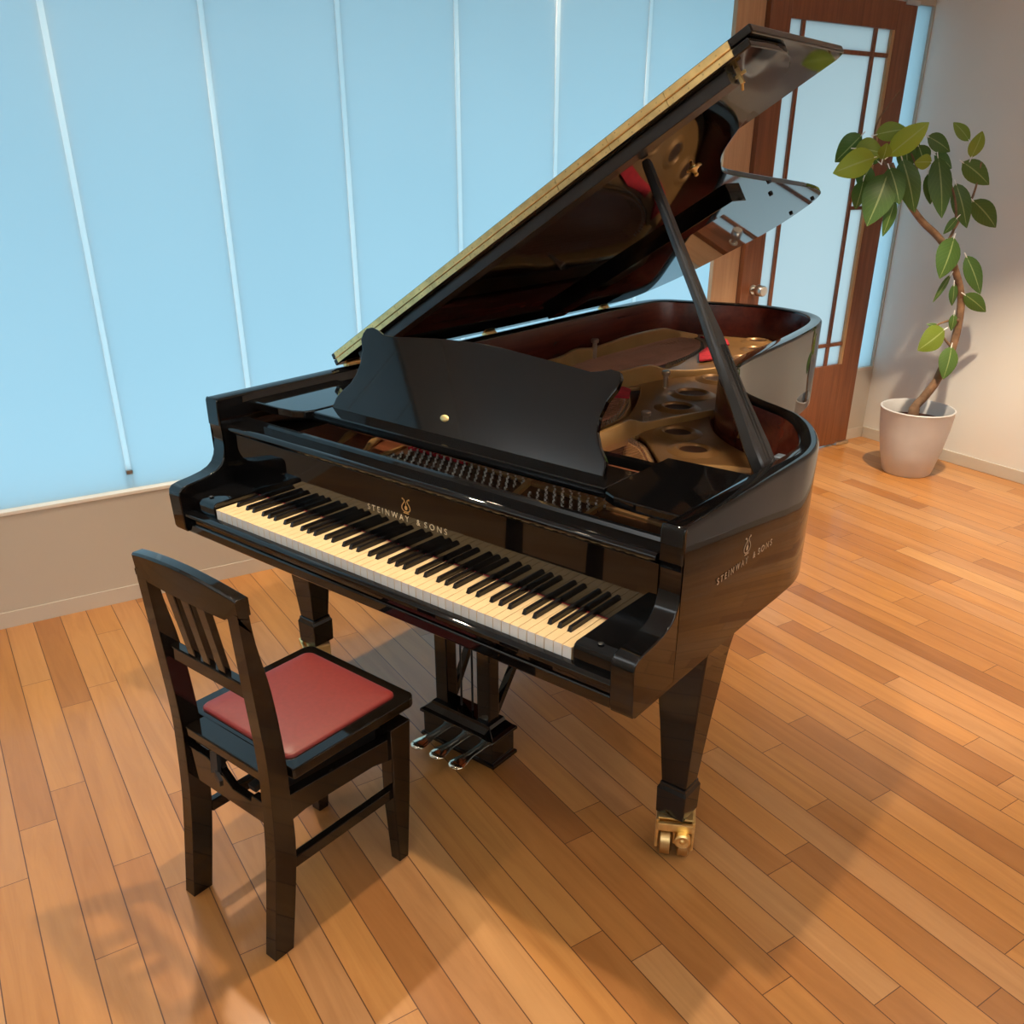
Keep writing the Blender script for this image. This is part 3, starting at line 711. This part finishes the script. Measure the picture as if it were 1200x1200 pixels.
# top rail: arched along its top
b = BM(); rings = []
for k in range(17):
    t = -1 + k/8; x = .015 + t*.175; zt = .907 + .016*(1-t*t); yb = -.465 - .006*(1-t*t); zb_ = .852 if abs(t) < .80 else .866
    rings.append([(x,yb+.003,zb_),(x,yb+.031,zb_),(x,yb+.030,zt-.004),(x,yb+.026,zt),(x,yb+.004,zt),(x,yb,zt-.004)])
loft(b, rings); Q('top_rail', b, BLACKC, smooth=40, bevel=.001)
b = BM(); box(b, -.124, .154, -.442, -.420, .658, .692); Q('back_rail', b, BLACKC, bevel=.003)
for x in (-.040, .013, .066):
    b = BM(); hexa(b, [(x-.013,-.438,.688),(x+.013,-.438,.688),(x+.013,-.424,.688),(x-.013,-.424,.688)], [(x-.015,-.466,.858),(x+.015,-.466,.858),(x+.015,-.450,.858),(x-.015,-.450,.858)]); Q('back_slat', b, BLACKC, bevel=.002)
def rrect(x0, x1, y0, y1, r, n=6, rb=None):
    pts = []
    for cx, cy, a0, rr in ((x1-r,y1-r,0,r),(x0+r,y1-r,90,r),(x0+(rb or r),y0+(rb or r),180,rb or r),(x1-(rb or r),y0+(rb or r),270,rb or r)):
        for k in range(n+1):
            a = R(a0 + 90*k/n); pts.append((cx+rr*math.cos(a), cy+rr*math.sin(a)))
    return pts
b = BM(); slab(b, rrect(-.190,.199,-.392,-.022,.024,6,.006), .453, .479); box(b, -.122, .152, -.440, -.388, .453, .4785)
Q('seat_frame', b, BLACKC, bevel=.003)
b = BM(); rings = []
for ins, z in ((0,.4785),(.0005,.4825),(.003,.4855),(.009,.4875),(.035,.489),(.10,.4905)):
    rings.append([(x, y, z) for x, y in rrect(-.158+ins,.166-ins,-.378+ins,-.052-ins,max(.022-ins*.2,.004))])
loft(b, rings); Q('seat_cushion', b, RED, smooth=60)
# under frame
for x in (-.140, .168):
    b = BM(); s = 1 if x > 0 else -1
    rings = [[(x+s*.002-.016,-.098,0),(x+s*.002+.016,-.098,0),(x+s*.002+.016,-.066,0),(x+s*.002-.016,-.066,0)], [(x-.018,-.106,.20),(x+.022,-.106,.20),(x+.022,-.052,.20),(x-.018,-.052,.20)], [(x-.018,-.104,.414),(x+.022,-.104,.414),(x+.022,-.038,.414),(x-.018,-.038,.414)]]
    loft(b, rings); Q('front_leg', b, BLACKC, bevel=.003)
    b = BM(); sideprism(b, [(-.405,.338),(-.36,.346),(-.16,.338),(-.104,.325),(-.104,.388),(-.405,.408)], x-.012, x+.014); Q('side_rail', b, BLACKC, bevel=.002)
    b = BM(); box(b, x-.008, x+.012, -.405, -.090, .205, .236); Q('stretcher', b, BLACKC, bevel=.003)
b = BM(); prism(b, [(-.125,.335),(.155,.335),(.155,.395),(.105,.395),(.100,.378),(.035,.378),(.0,.405),(-.05,.425),(-.125,.425)], lambda p: (p[0],-.440,p[1]), lambda p: (p[0],-.420,p[1])); Q('rear_rail', b, BLACKC, bevel=.002)
b = BM(); box(b, -.125, .150, -.098, -.076, .335, .405); Q('front_rail', b, BLACKC, bevel=.002)
b = BM(); bar(b, (-.05,-.42,.40), (-.05,-.10,.445), .022, .016, (1,0,0)); bar(b, (.08,-.42,.39), (.08,-.10,.445), .022, .016, (1,0,0)); bar(b, (-.03,-.425,.43), (-.012,-.425,.375), .030, .012, (1,0,0)); bar(b, (-.07,-.40,.448), (.02,-.40,.448), .03, .012, (0,1,0)); tube(b, [(-.14,-.25,.43),(.165,-.25,.43)], .007, 10); Q('height_mechanism', b, BLACKM)
b = BM(); box(b, -.118, .146, -.375, -.075, .402, .4535); box(b, -.100, .128, -.360, -.085, .36, .402); Q('seat_carrier', b, BLACKM)
b = BM(); bar(b, (-.026,-.432,.448), (-.010,-.446,.405), .024, .010, (1,0,0)); bar(b, (-.010,-.446,.405), (.020,-.455,.395), .020, .008, (0,0,1)); Q('height_lever', b, SATIN)
# ------------------------------------------------------------------ potted plant
PT = Vector((.238, 3.935, 0))
PL = empty('potted_plant', PT, 'tall leafy plant with crooked trunk in a round pale ceramic pot by the right wall', 'plant')
PQ = lambda n, bm, m, **k: obj(n, bm, m, PL, **k)
hp = .375
b = BM(); lathe(b, [(.001,0),(.126,0),(.134,.008),(.164,.13),(.187,.26),(.198,hp-.012),(.201,hp-.004),(.198,hp),(.191,hp),(.187,hp-.006),(.180,.28),(.001,.28)], PT, 56); PQ('pot', b, POTM, smooth=40)
b = BM(); lathe(b, [(.001,.28),(.178,.282),(.175,.300),(.10,.308),(.001,.312)], PT, 40); PQ('soil', b, SOIL, smooth=50)
pn = Vector((F.x, F.y, 0)).normalized()
def pp(x, y, d=0): return px(x, y, PT + pn*d, pn)
trunk = [pp(1070,486,-.01), pp(1073,476,-.01), pp(1084,464,-.01), pp(1097,447,-.02), pp(1105,430), pp(1116,408,.02), pp(1124,375,.03), pp(1126,345,.03), pp(1118,312,.01), pp(1107,288), pp(1096,274), pp(1083,262), pp(1071,247), pp(1061,231), pp(1052,212), pp(1044,192)]
sc_ = .0047
tk = catmull(trunk, 4)
b = BM(); nn_ = len(tk); tube(b, tk, [(.026 if i < 4 else .021)*(1-.55*i/nn_)+.004 for i in range(nn_)], 10)
for br in ([(1107,288),(1118,268),(1120,240),(1112,210),(1096,188)], [(1124,375),(1112,376),(1100,380),(1090,388)], [(1052,212),(1040,195),(1026,165),(1030,140),(1055,106)], [(1061,231),(1075,205),(1068,180)], [(1116,408),(1106,396),(1103,388)], [(1118,268),(1140,230),(1150,190)]):
    q = catmull([pp(*a, .02*math.sin(i*2.1)) for i, a in enumerate(br)], 4); tube(b, q, [.008*(1-.6*i/len(q)) for i in range(len(q))], 8)
PQ('trunk', b, BARK, smooth=60)
# leaves: (base, tip, half width in px, brightness, depth)
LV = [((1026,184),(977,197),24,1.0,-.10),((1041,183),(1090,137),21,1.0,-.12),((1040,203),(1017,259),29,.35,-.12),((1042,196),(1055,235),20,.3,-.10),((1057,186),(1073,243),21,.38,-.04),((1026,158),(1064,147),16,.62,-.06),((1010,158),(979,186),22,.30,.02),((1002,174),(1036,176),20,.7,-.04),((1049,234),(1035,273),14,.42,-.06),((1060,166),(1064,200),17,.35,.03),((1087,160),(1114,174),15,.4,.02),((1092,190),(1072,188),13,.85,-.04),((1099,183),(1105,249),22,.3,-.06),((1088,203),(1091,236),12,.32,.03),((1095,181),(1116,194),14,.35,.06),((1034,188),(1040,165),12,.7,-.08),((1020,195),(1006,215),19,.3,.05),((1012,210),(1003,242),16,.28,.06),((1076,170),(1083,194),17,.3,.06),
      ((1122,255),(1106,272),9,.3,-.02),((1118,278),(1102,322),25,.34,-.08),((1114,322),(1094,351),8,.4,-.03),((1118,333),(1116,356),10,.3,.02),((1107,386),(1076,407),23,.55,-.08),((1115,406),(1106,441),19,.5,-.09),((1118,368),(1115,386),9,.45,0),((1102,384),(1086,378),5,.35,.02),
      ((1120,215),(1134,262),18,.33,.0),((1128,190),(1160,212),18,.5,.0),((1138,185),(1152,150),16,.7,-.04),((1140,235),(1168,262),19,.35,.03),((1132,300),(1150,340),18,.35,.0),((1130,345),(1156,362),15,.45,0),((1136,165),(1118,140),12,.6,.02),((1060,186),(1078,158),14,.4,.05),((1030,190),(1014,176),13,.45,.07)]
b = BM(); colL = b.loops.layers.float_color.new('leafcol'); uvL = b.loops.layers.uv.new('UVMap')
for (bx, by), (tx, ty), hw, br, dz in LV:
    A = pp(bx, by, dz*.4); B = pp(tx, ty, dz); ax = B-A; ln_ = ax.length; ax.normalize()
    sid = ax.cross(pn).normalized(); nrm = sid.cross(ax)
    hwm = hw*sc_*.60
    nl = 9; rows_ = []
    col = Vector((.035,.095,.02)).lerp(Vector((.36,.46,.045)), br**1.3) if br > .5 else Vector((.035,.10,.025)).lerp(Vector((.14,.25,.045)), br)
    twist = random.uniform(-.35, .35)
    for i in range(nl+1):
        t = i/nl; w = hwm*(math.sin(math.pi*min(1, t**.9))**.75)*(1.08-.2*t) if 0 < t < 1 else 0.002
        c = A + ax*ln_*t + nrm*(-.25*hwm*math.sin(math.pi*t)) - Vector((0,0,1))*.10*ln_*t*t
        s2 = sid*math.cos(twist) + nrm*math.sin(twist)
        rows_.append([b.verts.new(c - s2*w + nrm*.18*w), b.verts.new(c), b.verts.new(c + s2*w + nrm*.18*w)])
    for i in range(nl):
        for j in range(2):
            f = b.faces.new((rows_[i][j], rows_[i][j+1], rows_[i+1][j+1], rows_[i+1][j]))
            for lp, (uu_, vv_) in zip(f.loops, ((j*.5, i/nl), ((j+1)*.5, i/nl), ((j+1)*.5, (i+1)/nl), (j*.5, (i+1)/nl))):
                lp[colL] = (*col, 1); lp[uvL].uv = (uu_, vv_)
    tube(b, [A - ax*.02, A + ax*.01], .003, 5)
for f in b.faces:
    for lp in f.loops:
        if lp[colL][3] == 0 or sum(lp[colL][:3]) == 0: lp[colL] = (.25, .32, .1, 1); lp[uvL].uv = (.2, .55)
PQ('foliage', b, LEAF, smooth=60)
# ------------------------------------------------------------------ light
w = bpy.data.worlds.new('world'); bpy.context.scene.world = w; w.use_nodes = True
wn = w.node_tree; bg = wn.nodes['Background']
tc = wn.nodes.new('ShaderNodeTexCoord'); sx = wn.nodes.new('ShaderNodeSeparateXYZ'); cr = wn.nodes.new('ShaderNodeValToRGB')
wn.links.new(tc.outputs['Generated'], sx.inputs[0]); mr = wn.nodes.new('ShaderNodeMapRange'); mr.inputs[1].default_value = -1; mr.inputs[2].default_value = 1; wn.links.new(sx.outputs[2], mr.inputs[0]); wn.links.new(mr.outputs[0], cr.inputs[0]); wn.links.new(cr.outputs[0], bg.inputs[0])
while len(cr.color_ramp.elements) < 4: cr.color_ramp.elements.new(.5)
for e, (p, c) in zip(cr.color_ramp.elements, ((0., (.18,.33,.40)), (.44, (.27,.48,.58)), (.54, (.49,.84,1.0)), (1., (.40,.70,.87)))): e.position = p; e.color = (*c, 1)
bg.inputs[1].default_value = 2.08
def spot(x, y, power, size=95, col=(1., .80, .56), r=.04, blend=.5, tgt=None):
    l = bpy.data.lights.new('downlight', 'SPOT'); l.energy = power; l.color = col; l.spot_size = R(size); l.spot_blend = blend; l.shadow_soft_size = r
    o = bpy.data.objects.new('downlight', l); C.objects.link(o); o.location = (x, y, ZC-.02)
    if tgt: o.rotation_euler = (Vector(tgt)-o.location).to_track_quat('-Z', 'Y').to_euler()
    return o
K = .80
for a in ((.25, .15, 150), (2.0, .4, 24), (-.7, -.9, 26), (1.1, -1.6, 24), (2.4, -1.6, 16), (1.5, 2.2, 45), (-.8, 2.1, 100), (2.8, 2.2, 90), (-1.15, .3, 165)): spot(a[0], a[1], a[2]*K)
spot(.62, 2.95, 450*K, size=80)
def upfill(s_, t_, sx_, sy_, power, col=(.88, .95, 1.)):  # invented upward area lamps, added to bounce soft fill off the ceiling
    l = bpy.data.lights.new('fill_uplight', 'AREA'); l.energy = power; l.color = col; l.shape = 'RECTANGLE'; l.size = sx_; l.size_y = sy_
    o = bpy.data.objects.new('fill_uplight', l); C.objects.link(o); o.location = wl(s_, t_, 2.30)
    o.rotation_euler = (math.pi, 0, math.atan2(D.y, D.x))
upfill(.5, 5.7, 7.0, .5, 130); upfill(-2.6, 3.0, .5, 5.0, 60)
sc = bpy.context.scene
sc.view_settings.view_transform = 'Standard'; sc.view_settings.look = 'None'; sc.view_settings.exposure = .07
sc.cycles.max_bounces = 10; sc.cycles.glossy_bounces = 6; sc.cycles.diffuse_bounces = 4; sc.cycles.caustics_reflective = False
